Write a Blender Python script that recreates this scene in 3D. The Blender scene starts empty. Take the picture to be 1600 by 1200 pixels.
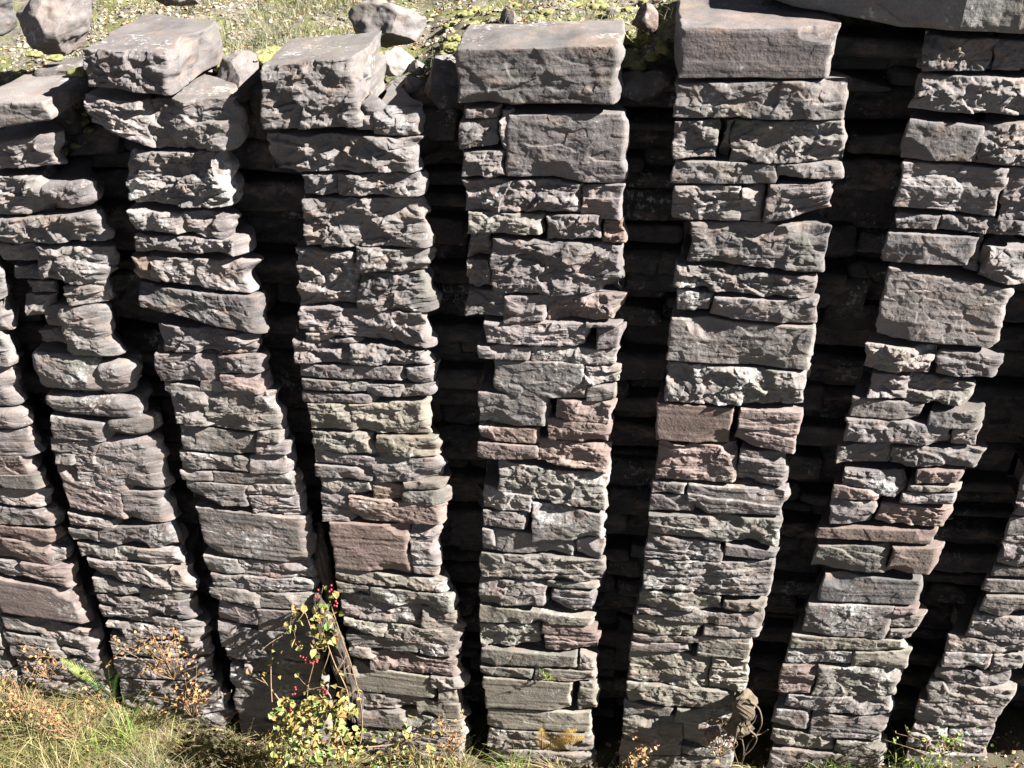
import bpy, math, random
import numpy as np
from math import radians, sin, cos, pi

# ------------------------------------------------------------------ camera, world, sun
S = bpy.context.scene
COL = S.collection
PSI, PITCH, ROLL, FPX = 6.0, 32.5, -0.4, 1550.0
CAM = np.array([0.0, -6.1, 8.0])
_ps, _th, _ro = radians(PSI), radians(PITCH), radians(ROLL)
FW = np.array([-sin(_ps)*cos(_th), cos(_ps)*cos(_th), -sin(_th)])
_r = np.array([cos(_ps), sin(_ps), 0.0]); _u = np.cross(_r, FW)
RT = _r*cos(_ro) + _u*sin(_ro); UP = _u*cos(_ro) - _r*sin(_ro)
from mathutils import Matrix, Vector
cd = bpy.data.cameras.new('camera'); cam = bpy.data.objects.new('camera', cd); COL.objects.link(cam)
M = Matrix(((RT[0], UP[0], -FW[0], CAM[0]), (RT[1], UP[1], -FW[1], CAM[1]), (RT[2], UP[2], -FW[2], CAM[2]), (0, 0, 0, 1)))
cam.matrix_world = M
cd.sensor_fit = 'HORIZONTAL'; cd.sensor_width = 36.0; cd.lens = 36.0*FPX/1600.0
cd.clip_start = 0.05; cd.clip_end = 500
S.camera = cam

SUN_A, SUN_E = 10.8, 38.0            # degrees in front of the wall plane (sun to the right), elevation
sdir = Vector((cos(radians(SUN_E))*cos(radians(SUN_A)), -cos(radians(SUN_E))*sin(radians(SUN_A)), sin(radians(SUN_E))))
W = bpy.data.worlds.new('World'); S.world = W; W.use_nodes = True
wn = W.node_tree; bg = wn.nodes['Background']
sky = wn.nodes.new('ShaderNodeTexSky'); sky.sky_type = 'NISHITA'; sky.sun_disc = False
sky.sun_elevation = radians(SUN_E); sky.sun_rotation = math.atan2(sdir.x, sdir.y)
sky.altitude = 3000; sky.air_density = 0.2; sky.dust_density = 0.1
hs_ = wn.nodes.new('ShaderNodeHueSaturation'); hs_.inputs['Saturation'].default_value = .5
wn.links.new(sky.outputs[0], hs_.inputs['Color']); wn.links.new(hs_.outputs[0], bg.inputs[0]); bg.inputs[1].default_value = 0.05
ld = bpy.data.lights.new('sun', 'SUN'); ld.energy = 5.0; ld.angle = radians(0.5); ld.color = (1.0, 0.975, 0.935)
sun = bpy.data.objects.new('sun', ld); COL.objects.link(sun)
sun.rotation_euler = sdir.to_track_quat('Z', 'Y').to_euler(); sun.location = (8, -4, 14)
S.view_settings.view_transform = 'Standard'; S.view_settings.look = 'None'
S.view_settings.exposure = 2.78; S.view_settings.gamma = 1.0; S.view_settings.use_curve_mapping = False
S.cycles.max_bounces = 6; S.cycles.diffuse_bounces = 3

rng = np.random.default_rng(7); random.seed(7)

def ray(px, py):
    return FW + RT*((px-800)/FPX) + UP*((600-py)/FPX)
def on_y(px, py, Y=0.0):            # point of the picture ray on a plane parallel to the wall
    d = ray(px, py); return CAM + d*((Y-CAM[1])/d[1])
def proj(p):
    v = np.asarray(p)-CAM; z = v@FW
    return 800+FPX*(v@RT)/z, 600-FPX*(v@UP)/z
_n = CAM + (-UP*1.0)
# image point where world verticals meet
_dz = np.array([0, 0, -1.0]); VPX = 800+FPX*(_dz@RT)/(_dz@FW); VPY = 600-FPX*(_dz@UP)/(_dz@FW)

# ------------------------------------------------------------------ noise
def _h(ix, iy, iz, s):
    with np.errstate(over='ignore'):
        h = (ix.astype(np.uint32)*np.uint32(374761393) + iy.astype(np.uint32)*np.uint32(668265263)
             + iz.astype(np.uint32)*np.uint32(2147483647 & 0x5bd1e995) + np.uint32(s*144665 & 0xffffffff))
        h = (h ^ (h >> np.uint32(13)))*np.uint32(1274126177)
        h = (h ^ (h >> np.uint32(15)))*np.uint32(2246822519)
        h = h ^ (h >> np.uint32(16))
    return h.astype(np.float32)*np.float32(2.0/4294967295.0) - 1.0
def noise(P, s=0):
    P = np.asarray(P, dtype=np.float32)
    F = np.floor(P); f = P-F; I = F.astype(np.int64).astype(np.int32)
    w = f*f*f*(f*(f*6-15)+10)
    x, y, z = I[:, 0], I[:, 1], I[:, 2]; u, v, t = w[:, 0], w[:, 1], w[:, 2]
    def L(a, b, k): return a+(b-a)*k
    c = [[[_h(x+i, y+j, z+k, s) for k in (0, 1)] for j in (0, 1)] for i in (0, 1)]
    return L(L(L(c[0][0][0], c[1][0][0], u), L(c[0][1][0], c[1][1][0], u), v),
             L(L(c[0][0][1], c[1][0][1], u), L(c[0][1][1], c[1][1][1], u), v), t)
def fbm(P, s=0, o=3, g=0.5):
    a, r, P = 1.0, 0, np.asarray(P, dtype=np.float32)
    for i in range(o):
        r = r + a*noise(P, s+i*17); a *= g; P = P*2.03
    return r
def facets(u, v, area, cell, amp, slope, R, an=1.6, tau=0.005):
    """fractured surface: a plane per cell, cells wider than high, sharp but not vertical steps between them"""
    u0, u1, v0, v1 = area
    n = int(np.clip((u1-u0)*(v1-v0)/(cell*cell*an), 3, 90))
    su = R.uniform(u0, u1, n); sv = R.uniform(v0, v1, n)
    k = R.uniform(-.45, .25)
    du = (u[:, None]-su)/an; dv = (v[:, None]-sv) + k*(u[:, None]-su)/an
    d = np.sqrt(du*du+dv*dv)*R.uniform(.75, 1.3, n)
    d -= d.min(1, keepdims=True)
    w = np.exp(-d/tau); w /= w.sum(1, keepdims=True)
    pl = R.normal(0, amp, n) + (u[:, None]-su)*R.normal(0, slope*.7, n) + (v[:, None]-sv)*R.normal(-slope*.15, slope, n)
    pl = np.clip(pl, -2.6*amp, 2.2*amp)
    return (w*pl).sum(1)

def scoops(u, v, w, h, R):
    """conchoidal chips: shallow hollows with a crisp rim, deepest towards one side"""
    n = int(np.clip(w*h/.011, 2, 28)); out = np.zeros(len(u), dtype=np.float32)
    for _ in range(n):
        r = R.uniform(.03, .10)*min(1.3, .5+h*2.4); cu, cv = R.uniform(-.02, w+.02), R.uniform(-.01, h+.01); a = R.normal(-.25, .5)
        du = (u-cu)*cos(a)+(v-cv)*sin(a); dv = -(u-cu)*sin(a)+(v-cv)*cos(a); an = R.uniform(1.1, 2.2)
        d = (du/(r*an))**2+(dv/r)**2
        k = np.clip(1-d, 0, 1)*(1+R.uniform(-.6, .9)*dv/r)*R.uniform(.16, .44)*r
        out = np.maximum(out, k)
    return out

# ------------------------------------------------------------------ objects
def props(o, label=None, cat=None, group=None, kind=None, color=None):
    if label: o['label'] = label
    if cat: o['category'] = cat
    if group: o['group'] = group
    if kind: o['kind'] = kind
    if color is not None: o.color = (*color, 0)
    return o
def empty(name, loc, *a, **k):
    o = bpy.data.objects.new(name, None); COL.objects.link(o); o.location = loc; o.empty_display_size = .2
    return props(o, *a, **k)
def mesh_np(name, V, F, mat, parent=None, smooth=False, mats=None, midx=None):
    """V (n,3) world coords, F (m,k) faces"""
    V = np.asarray(V, dtype=np.float32); F = np.asarray(F, dtype=np.int32)
    if parent is not None: V = V - np.array(parent.location, dtype=np.float32)
    me = bpy.data.meshes.new(name)
    me.vertices.add(len(V)); me.vertices.foreach_set('co', V.ravel())
    k = F.shape[1]
    me.loops.add(F.size); me.loops.foreach_set('vertex_index', F.ravel())
    me.polygons.add(len(F)); me.polygons.foreach_set('loop_start', np.arange(0, F.size, k, dtype=np.int32))
    me.polygons.foreach_set('loop_total', np.full(len(F), k, dtype=np.int32))
    me.polygons.foreach_set('use_smooth', np.full(len(F), smooth))
    for m in (mats or [mat]): me.materials.append(m)
    if midx is not None: me.polygons.foreach_set('material_index', np.asarray(midx, dtype=np.int32))
    me.update(); me.validate()
    o = bpy.data.objects.new(name, me); COL.objects.link(o)
    if parent is not None: o.parent = parent
    return o

# ------------------------------------------------------------------ materials
def nt(name):
    m = bpy.data.materials.new(name); m.use_nodes = True
    t = m.node_tree; b = t.nodes['Principled BSDF']; b.inputs['Roughness'].default_value = .9
    b.inputs['Specular IOR Level'].default_value = .25
    return m, t, b
def node(t, typ, **kw):
    n = t.nodes.new(typ)
    for k, v in kw.items():
        if k.startswith('_'): setattr(n, k[1:], v)
        else: n.inputs[k].default_value = v
    return n
def tex(t, co, scale, detail=4, rough=.6, sc=None):
    if sc:
        mp = node(t, 'ShaderNodeMapping'); mp.inputs['Scale'].default_value = sc
        t.links.new(co, mp.inputs[0]); co = mp.outputs[0]
    n = node(t, 'ShaderNodeTexNoise', Scale=scale, Detail=detail, Roughness=rough); t.links.new(co, n.inputs['Vector'])
    return n.outputs[0]
def ramp(t, src, stops):
    r = t.nodes.new('ShaderNodeValToRGB'); e = r.color_ramp.elements
    while len(e) < len(stops): e.new(.5)
    for q, (p, c) in zip(e, stops):
        q.position = p; q.color = (*c, 1) if not np.isscalar(c) else (c, c, c, 1)
    t.links.new(src, r.inputs[0]); return r.outputs[0]
def mixc(t, fac, a, b, mode='MIX'):
    m = t.nodes.new('ShaderNodeMix'); m.data_type = 'RGBA'; m.blend_type = mode
    for s, x in ((m.inputs[0], fac), (m.inputs[6], a), (m.inputs[7], b)):
        if hasattr(x, 'links'): t.links.new(x, s)
        elif np.isscalar(x): s.default_value = x
        else: s.default_value = (*x, 1)
    return m.outputs[2]
def bump(t, b, src, strength, dist, prev=None):
    n = node(t, 'ShaderNodeBump', Strength=strength, Distance=dist); t.links.new(src, n.inputs['Height'])
    if prev: t.links.new(prev, n.inputs['Normal'])
    t.links.new(n.outputs[0], b.inputs['Normal']); return n.outputs[0]

def stone_material():
    m, t, b = nt('weathered_sandstone')
    geo = t.nodes.new('ShaderNodeNewGeometry'); P = geo.outputs['Position']
    oi = t.nodes.new('ShaderNodeObjectInfo')
    v = ramp(t, tex(t, P, 3.2, 6, .65), [(.3, .66), (.72, 1.26)])
    c = mixc(t, 1.0, oi.outputs['Color'], v, 'MULTIPLY')
    # warm iron staining in soft patches
    st = ramp(t, tex(t, P, 4.3, 5, .7, (1, 1, 1.8)), [(.5, 0.0), (.70, .85)])
    c = mixc(t, st, c, (.138, .1, .08))
    # grain
    gr = ramp(t, tex(t, P, 95, 3, .7), [(.3, .8), (.7, 1.18)])
    c = mixc(t, 1.0, c, gr, 'MULTIPLY')
    # bedding streaks
    bd = ramp(t, tex(t, P, 3.0, 5, .7, (1, 1, 14)), [(.3, .86), (.7, 1.1)])
    c = mixc(t, 1.0, c, bd, 'MULTIPLY')
    # greenish algae and pale lichen blotches
    al = ramp(t, tex(t, P, 2.1, 6, .7), [(.54, 0.0), (.72, .42)])
    c = mixc(t, al, c, (.095, .097, .06))
    l1 = tex(t, P, 2.6, 3, .5); l2 = tex(t, P, 26, 5, .75)
    mu = node(t, 'ShaderNodeMath', _operation='MULTIPLY'); t.links.new(l1, mu.inputs[0]); t.links.new(l2, mu.inputs[1])
    ad = node(t, 'ShaderNodeMath', _operation='MULTIPLY_ADD'); ad.inputs[1].default_value = .12; t.links.new(oi.outputs['Alpha'], ad.inputs[0]); t.links.new(mu.outputs[0], ad.inputs[2])
    li = ramp(t, ad.outputs[0], [(.345, 0.0), (.42, .7)])
    c = mixc(t, li, c, (.30, .295, .28))
    t.links.new(c, b.inputs['Base Color'])
    n1 = bump(t, b, tex(t, P, 70, 3, .65), .8, .0035)
    n2 = bump(t, b, tex(t, P, 9, 3, .55, (1, 1, 5)), .4, .006, n1)
    return m
STONE = stone_material()

def simple(name, stops, scale, bscale=None, bdist=.01, rough=.9, trans=0.0, sc=None):
    m, t, b = nt(name); P = t.nodes.new('ShaderNodeNewGeometry').outputs['Position']
    t.links.new(ramp(t, tex(t, P, scale, 6, .7, sc), stops), b.inputs['Base Color'])
    b.inputs['Roughness'].default_value = rough
    if bscale: bump(t, b, tex(t, P, bscale, 5, .7, sc), .7, bdist)
    return m
def leafy(name, cols, tr=.35):
    """thin leaf: diffuse and translucent, colour picked per separate piece"""
    m, t, b = nt(name)
    geo = t.nodes.new('ShaderNodeNewGeometry')
    n = len(cols)
    r = ramp(t, geo.outputs['Random Per Island'], [((i+.0)/n, c) for i, c in enumerate(cols)])
    t.links.new(r, b.inputs['Base Color']); b.inputs['Roughness'].default_value = .65
    tl = t.nodes.new('ShaderNodeBsdfTranslucent'); t.links.new(r, tl.inputs[0])
    mx = t.nodes.new('ShaderNodeMixShader'); mx.inputs[0].default_value = tr
    t.links.new(b.outputs[0], mx.inputs[1]); t.links.new(tl.outputs[0], mx.inputs[2])
    t.links.new(mx.outputs[0], t.nodes['Material Output'].inputs[0])
    return m
SOIL = simple('dry_soil', [(.3, (.026, .021, .014)), (.5, (.062, .05, .032)), (.62, (.045, .046, .02)), (.75, (.1, .082, .055))], 9, 60, .02)
def terrace_material():
    m, t, b = nt('mossy_gravel'); P = t.nodes.new('ShaderNodeNewGeometry').outputs['Position']
    g = ramp(t, tex(t, P, 22, 6, .75), [(.3, (.02, .017, .012)), (.45, (.085, .075, .055)), (.58, (.14, .125, .1)), (.72, (.2, .185, .16))])
    mo = ramp(t, tex(t, P, 30, 5, .7), [(.3, (.03, .036, .012)), (.5, (.085, .088, .03)), (.7, (.15, .142, .055))])
    c = mixc(t, ramp(t, tex(t, P, 2.6, 5, .65), [(.46, 0.0), (.54, 1.0)]), g, mo)
    t.links.new(c, b.inputs['Base Color']); bump(t, b, tex(t, P, 80, 5, .7), .8, .025)
    return m
TERR = terrace_material()
MOSS = simple('yellow_moss', [(.3, (.07, .07, .026)), (.55, (.155, .15, .058)), (.75, (.24, .22, .10))], 30, 150, .015)
DEADWOOD = simple('dead_wood', [(.3, (.016, .012, .01)), (.55, (.055, .044, .036)), (.75, (.14, .12, .098))], 9, 40, .02, sc=(6, 6, .8))
BARK = simple('root_bark', [(.3, (.045, .035, .024)), (.6, (.10, .078, .052)), (.8, (.17, .14, .1))], 12, 50, .015)
TWIG = simple('dry_stem', [(.3, (.10, .06, .032)), (.7, (.2, .135, .075))], 20)
GRASS = leafy('grass_blades', [(.075, .115, .028), (.24, .19, .09), (.11, .15, .035), (.33, .26, .14), (.15, .11, .055), (.17, .19, .05), (.37, .3, .17), (.06, .09, .025), (.21, .14, .075)])
DRYGRASS = leafy('dry_grass_blades', [(.10, .11, .055), (.2, .18, .115), (.08, .1, .045), (.27, .24, .17), (.15, .12, .075), (.23, .21, .15), (.06, .085, .03)])
GREENGRASS = leafy('green_grass_blades', [(0.078, 0.139, 0.028), (0.124, 0.194, 0.040), (0.171, 0.217, 0.056), (0.248, 0.248, 0.078)])
LITTER = leafy('fallen_leaves', [(0.295, 0.178, 0.085), (0.202, 0.116, 0.065), (0.403, 0.310, 0.186), (0.232, 0.132, 0.050), (0.496, 0.419, 0.295), (0.139, 0.085, 0.054), (0.341, 0.240, 0.147)], .1)
WEEDLEAF = leafy('withered_leaves', [(.30, .15, .05), (.2, .09, .035), (.34, .2, .075), (.14, .08, .04), (.24, .11, .05), (.3, .2, .1)], .25)
FERN = leafy('fern_leaf', [(0.062, 0.155, 0.028), (0.093, 0.202, 0.039), (0.046, 0.109, 0.022)])
YFERN = leafy('yellow_fern_leaf', [(0.500, 0.279, 0.054), (0.500, 0.388, 0.085), (0.403, 0.217, 0.043)])
VINE = leafy('vine_leaves', [(.16, .17, .05), (.07, .13, .03), (.24, .18, .055), (.11, .165, .05), (.25, .14, .04), (.22, .22, .075), (.25, .13, .05), (.1, .16, .045), (.36, .3, .12)])
BERRY = simple('red_berry', [(.3, (.12, .012, .016)), (.7, (.2, .028, .028))], 30, rough=.3)

# ------------------------------------------------------------------ one stone
YS = np.array([0, .008, .016, .026, .038, .052, .068, .086, .106, .13, .155, .185, .22, .26, .31, .37, .45, .55])
def lattice(nx, ny, nz):
    I, J, K = np.meshgrid(np.arange(nx+1), np.arange(ny+1), np.arange(nz+1), indexing='ij')
    surf = (I == 0) | (I == nx) | (J == 0) | (J == ny) | (K == 0) | (K == nz)
    idx = np.full(surf.shape, -1); idx[surf] = np.arange(surf.sum())
    def quads(a, flip):
        q = np.stack([a[:-1, :-1], a[1:, :-1], a[1:, 1:], a[:-1, 1:]], -1).reshape(-1, 4)
        return q[:, ::-1] if flip else q
    F = np.concatenate([quads(idx[0], True), quads(idx[nx], False), quads(idx[:, 0], False), quads(idx[:, ny], True),
                        quads(idx[:, :, 0], True), quads(idx[:, :, nz], False)])
    return I[surf], J[surf], K[surf], F
def stone_mesh(c4, y0, depth, seed, g=.0065, style='rough', rnd=None, ext=0.0, taper=.55, calm=1.0, taperl=0.0):
    """c4: TL, TR, BL, BR as (x, z) on the wall plane; returns world verts + faces of one split-faced block"""
    R = np.random.default_rng(seed)
    TL, TR, BL, BR = [np.asarray(c, dtype=float) for c in c4]
    w = .5*(np.linalg.norm(TR-TL)+np.linalg.norm(BR-BL)); h = .5*(abs(TL[1]-BL[1])+abs(TR[1]-BR[1]))
    nx, nz = max(4, int(w/g)), max(4, int(h/g))
    ys = YS*(depth/.55) if depth < .55 else np.concatenate([YS, np.arange(.65, depth+.05, .1)])
    if g > .02: ys = ys[::3] if len(ys[::3]) > 3 else ys
    ny = len(ys)-1
    I, J, K, F = lattice(nx, ny, nz)
    x = I/nx*w; z = K/nz*h; y = ys[J]; D = ys[-1]
    big = min(1.0, h/.22)
    rough = {'rough': R.choice([.3, .5, .8, 1.0, 1.15] if calm < .9 else [.5, .8, 1.0, 1.1, 1.2]), 'smooth': .2, 'saw': .06, 'round': .6}[style]*calm
    if rnd is None: rnd = {'rough': .007, 'smooth': .008, 'saw': .005, 'round': .06}[style]
    rnd = min(rnd, .45*h, .45*w)
    # round the corners
    cx, cz, cy = np.clip(x, rnd, w-rnd), np.clip(z, rnd, h-rnd), np.clip(y, rnd, D-rnd)
    dx, dy, dz = x-cx, y-cy, z-cz; L = np.sqrt(dx*dx+dy*dy+dz*dz); k = np.where(L > rnd, rnd/np.maximum(L, 1e-6), 1.0)
    x, y, z = cx+dx*k, cy+dy*k, cz+dz*k
    P = np.stack([x, y, z], 1) + R.uniform(0, 60, 3)
    wf = np.exp(-(y/.05)**2)                              # near the face
    e = np.minimum(np.minimum(x, w-x)/1.1, np.minimum(z, h-z))
    wx = fbm(P*16, 1, 2)*.011; wz = fbm(P*16, 41, 2)*.009
    # face relief
    f = facets(x+wx, z+wz, (0, w, 0, h), .12, .009*big, .30, R, 1.7, .002)*rough
    f -= scoops(x+wx*.7, z+wz*.7, w, h, R)*min(1.0, .45+big*.6)*rough
    f += facets(x+wx*.6, z+wz*.6, (0, w, 0, h), .042, .0042*big, .26, R, 1.7, .0015)*rough
    f += facets(x+wx*.4, z+wz*.4, (0, w, 0, h), .024, .0016, .2, R, 1.5, .0012)*rough if g < .01 else 0
    f += fbm(P*np.array([7, 7, 22]), 5, 3)*.0022*rough
    f += fbm(P*45, 9, 2)*.0016*(.4+rough)
    f += noise(P*np.array([1.2, 1, 34]), 12)*.0022*(1 if style in('smooth', 'saw') else .4)
    if style in ('rough', 'round') and R.random() < .5:
        zz = (z + fbm(P*np.array([5, 1, 3]), 83, 3)*.016 + R.uniform(-.12, .12)*x)/R.uniform(.022, .045)
        q = np.floor(zz); fr = np.clip((zz-q)/.12, 0, 1)
        hs = lambda k: _h((k+900).astype(np.int64), np.zeros(len(k), dtype=np.int64), np.zeros(len(k), dtype=np.int64), seed)
        f += (hs(q-1)*(1-fr)+hs(q)*fr)*.0065*big*np.clip(.6+fbm(P*5, 87, 2), 0, 1.3)
    er = .005+.012*np.abs(fbm(P*9, 23, 2))
    back = np.exp(-np.maximum(e, 0)/er)*(.006+.018*np.clip(.15+fbm(P*8, 31, 2), 0, 1.5)*big)*(.35+.65*rough)
    bulge = (1-np.exp(-np.maximum(e, 0)/.05))*.006*rough
    # big spalls off corners
    nsp = R.integers(1, 4) if style == 'rough' else R.integers(1, 3)
    sp = 0
    for _ in range(nsp):
        qx = R.choice([0, w, R.uniform(0, w)]); qz = R.choice([0, h, h, 0])
        r = R.uniform(.35, .8)*min(h, .2); dd = np.sqrt(((x-qx)/1.5)**2+(z-qz)**2) + fbm(P*12, 77, 2)*.02
        sp = sp + np.clip((r-dd)/r, 0, 1)*R.uniform(.03, .07)*big
    y = y + wf*(-f - bulge + back + sp) + (1-wf)*0
    # sides, beds
    sl = np.exp(-x/.03); sr = np.exp(-(w-x)/.03); sb = np.exp(-z/.02); st = np.exp(-(h-z)/.02)
    fs = facets(y*1.0+wx, z+wz, (0, D, 0, h), .11, .010*big, .16, R, 1.3)*(.3+.7*rough)
    lowx = fbm(P*np.array([5, 5, 11]), 51, 3)*.006
    x = x + (sr-sl)*(fs*1.0) + lowx*(sr+sl)
    x = x + wf*lowx*.4
    if ext:                                               # right end bulges out, then draws in behind: wedge shaped stones
        ye = np.maximum(y, 0); k = np.clip((x/w-.35)/.65, 0, 1)
        x = x + np.exp(-np.maximum(w-x, 0)/.06)*(1-np.exp(-ye/.045))*ext*np.clip(1+fbm(P*np.array([1, 3, 7]), 71, 2)*.6, .1, 2) - k*np.clip(ye-.10, 0, .6)*taper
    if taperl: x = x + np.clip((.6-x/w)/.6, 0, 1)*np.clip(y-.03, 0, .6)*taperl
    z = z + (st+sb)*(fbm(P*np.array([5, 5, 5]), 61, 3)*.006*big)
    # warp onto the traced quad (local y becomes distance behind the face)
    s = (x/w)[:, None]; t = (z/h)[:, None]
    q = (BL*(1-s)+BR*s)*(1-t) + (TL*(1-s)+TR*s)*t
    return np.stack([q[:, 0], y0+y, q[:, 1]], 1), F

PAL = {'n': [(.127, .113, .108), (.135, .121, .114), (.118, .108, .104), (.142, .130, .120), (.112, .104, .098)],
       'l': [(.137, .123, .113), (.129, .118, .106), (.136, .122, .116), (.122, .114, .102), (.133, .118, .108)],
       'm': [(.146, .134, .108), (.137, .127, .103), (.140, .124, .11), (.128, .122, .102), (.142, .126, .106), (.134, .121, .113)],
       'r': [(.134, .103, .091), (.139, .104, .089), (.131, .104, .095)],
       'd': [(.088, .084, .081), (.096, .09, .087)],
       'g': [(.124, .118, .103), (.129, .120, .106)],
       'w': [(.135, .126, .117), (.14, .13, .12)],
       'o': [(.146, .106, .084)],
       't': [(.142, .131, .105)]}
def pick(flags, zc, R, low='l'):
    for k in 'rdgwot':
        if k in flags: c = PAL[k]; break
    else: c = PAL[low] if R.random() < np.clip((4.6-zc)/3.5, 0, 1) else PAL['n']
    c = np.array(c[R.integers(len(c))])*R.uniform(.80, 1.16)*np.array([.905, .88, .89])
    return tuple(np.clip(c, .02, .6))
def lichen(flags, z, R):
    if 'w' in flags: return .5
    if 'S' in flags or 'r' in flags: return 0.0
    return float(R.choice([0, .15, .3, .5])*np.clip((5.0-z)/2.2, .2, 1))
def quad_from_px(v, Y=0.0, grow=-.0025):
    xl, xr, ytl, ytr, ybl, ybr = v
    ym = (ytl+ytr+ybl+ybr)/4
    sx = lambda x, y: x+(y-ym)*(VPX-x)/(VPY-ym)
    pts = [on_y(sx(xl, ytl), ytl, Y), on_y(sx(xr, ytr), ytr, Y), on_y(sx(xl, ybl), ybl, Y), on_y(sx(xr, ybr), ybr, Y)]
    c = [np.array([p[0], p[2]]) for p in pts]
    gx = -min(.007, .06*(c[1][0]-c[0][0]))            # open vertical joints
    c[0] += (-gx, grow); c[1] += (gx, grow); c[2] += (-gx, -grow); c[3] += (gx, -grow)
    return c
SEED = [100]
def traced_stone(name, v, flags, parent=None, depth=.66, y=None, g=.0065, rnd=None, ext=0.0, warp=0.0, key='a'):
    SEED[0] += 1; R = np.random.default_rng(SEED[0]+5000)
    y0 = R.uniform(-.014, .014) if y is None else y
    if 'p' in flags: y0 -= .05
    if 'b' in flags: y0 += .06
    style = 'smooth' if 's' in flags else 'saw' if 'S' in flags else 'round' if 'O' in flags else 'rough'
    c = quad_from_px(v, min(y0, 0)*.5 if y is None else y)
    V, F = stone_mesh(c, y0, depth, SEED[0], g, style, rnd, ext*R.uniform(.85, 1.2), .3+4*ext if parent is not None else 0.0, .48 if c[0][1] < 4.2 else .92, {'g': .15, 'h': .42, 'i': .6}.get(key, 0) if parent is not None else 0)
    if warp: V = V + np.stack([fbm(V*2.3+SEED[0], 1, 3), fbm(V*2.3, SEED[0], 3), fbm(V*2.1+SEED[0], 5, 3)], 1)*warp*np.array([.8, .5, 1])*np.clip((V[:, 1:2]-y0)/.25+.25, 0, 1)
    col = pick(flags, c[0][1], R, 'm' if key in 'efgh' else 'l')
    if parent is None:
        base = np.array([(c[0][0]+c[1][0]+c[2][0]+c[3][0])/4, y0+depth/2, min(c[2][1], c[3][1])], dtype=np.float32)
        o = mesh_np(name, V-base, F, STONE); o.location = base
    else:
        o = mesh_np(name, V, F, STONE, parent)
    o.color = (*col, lichen(flags, c[0][1], R))
    return o

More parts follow.
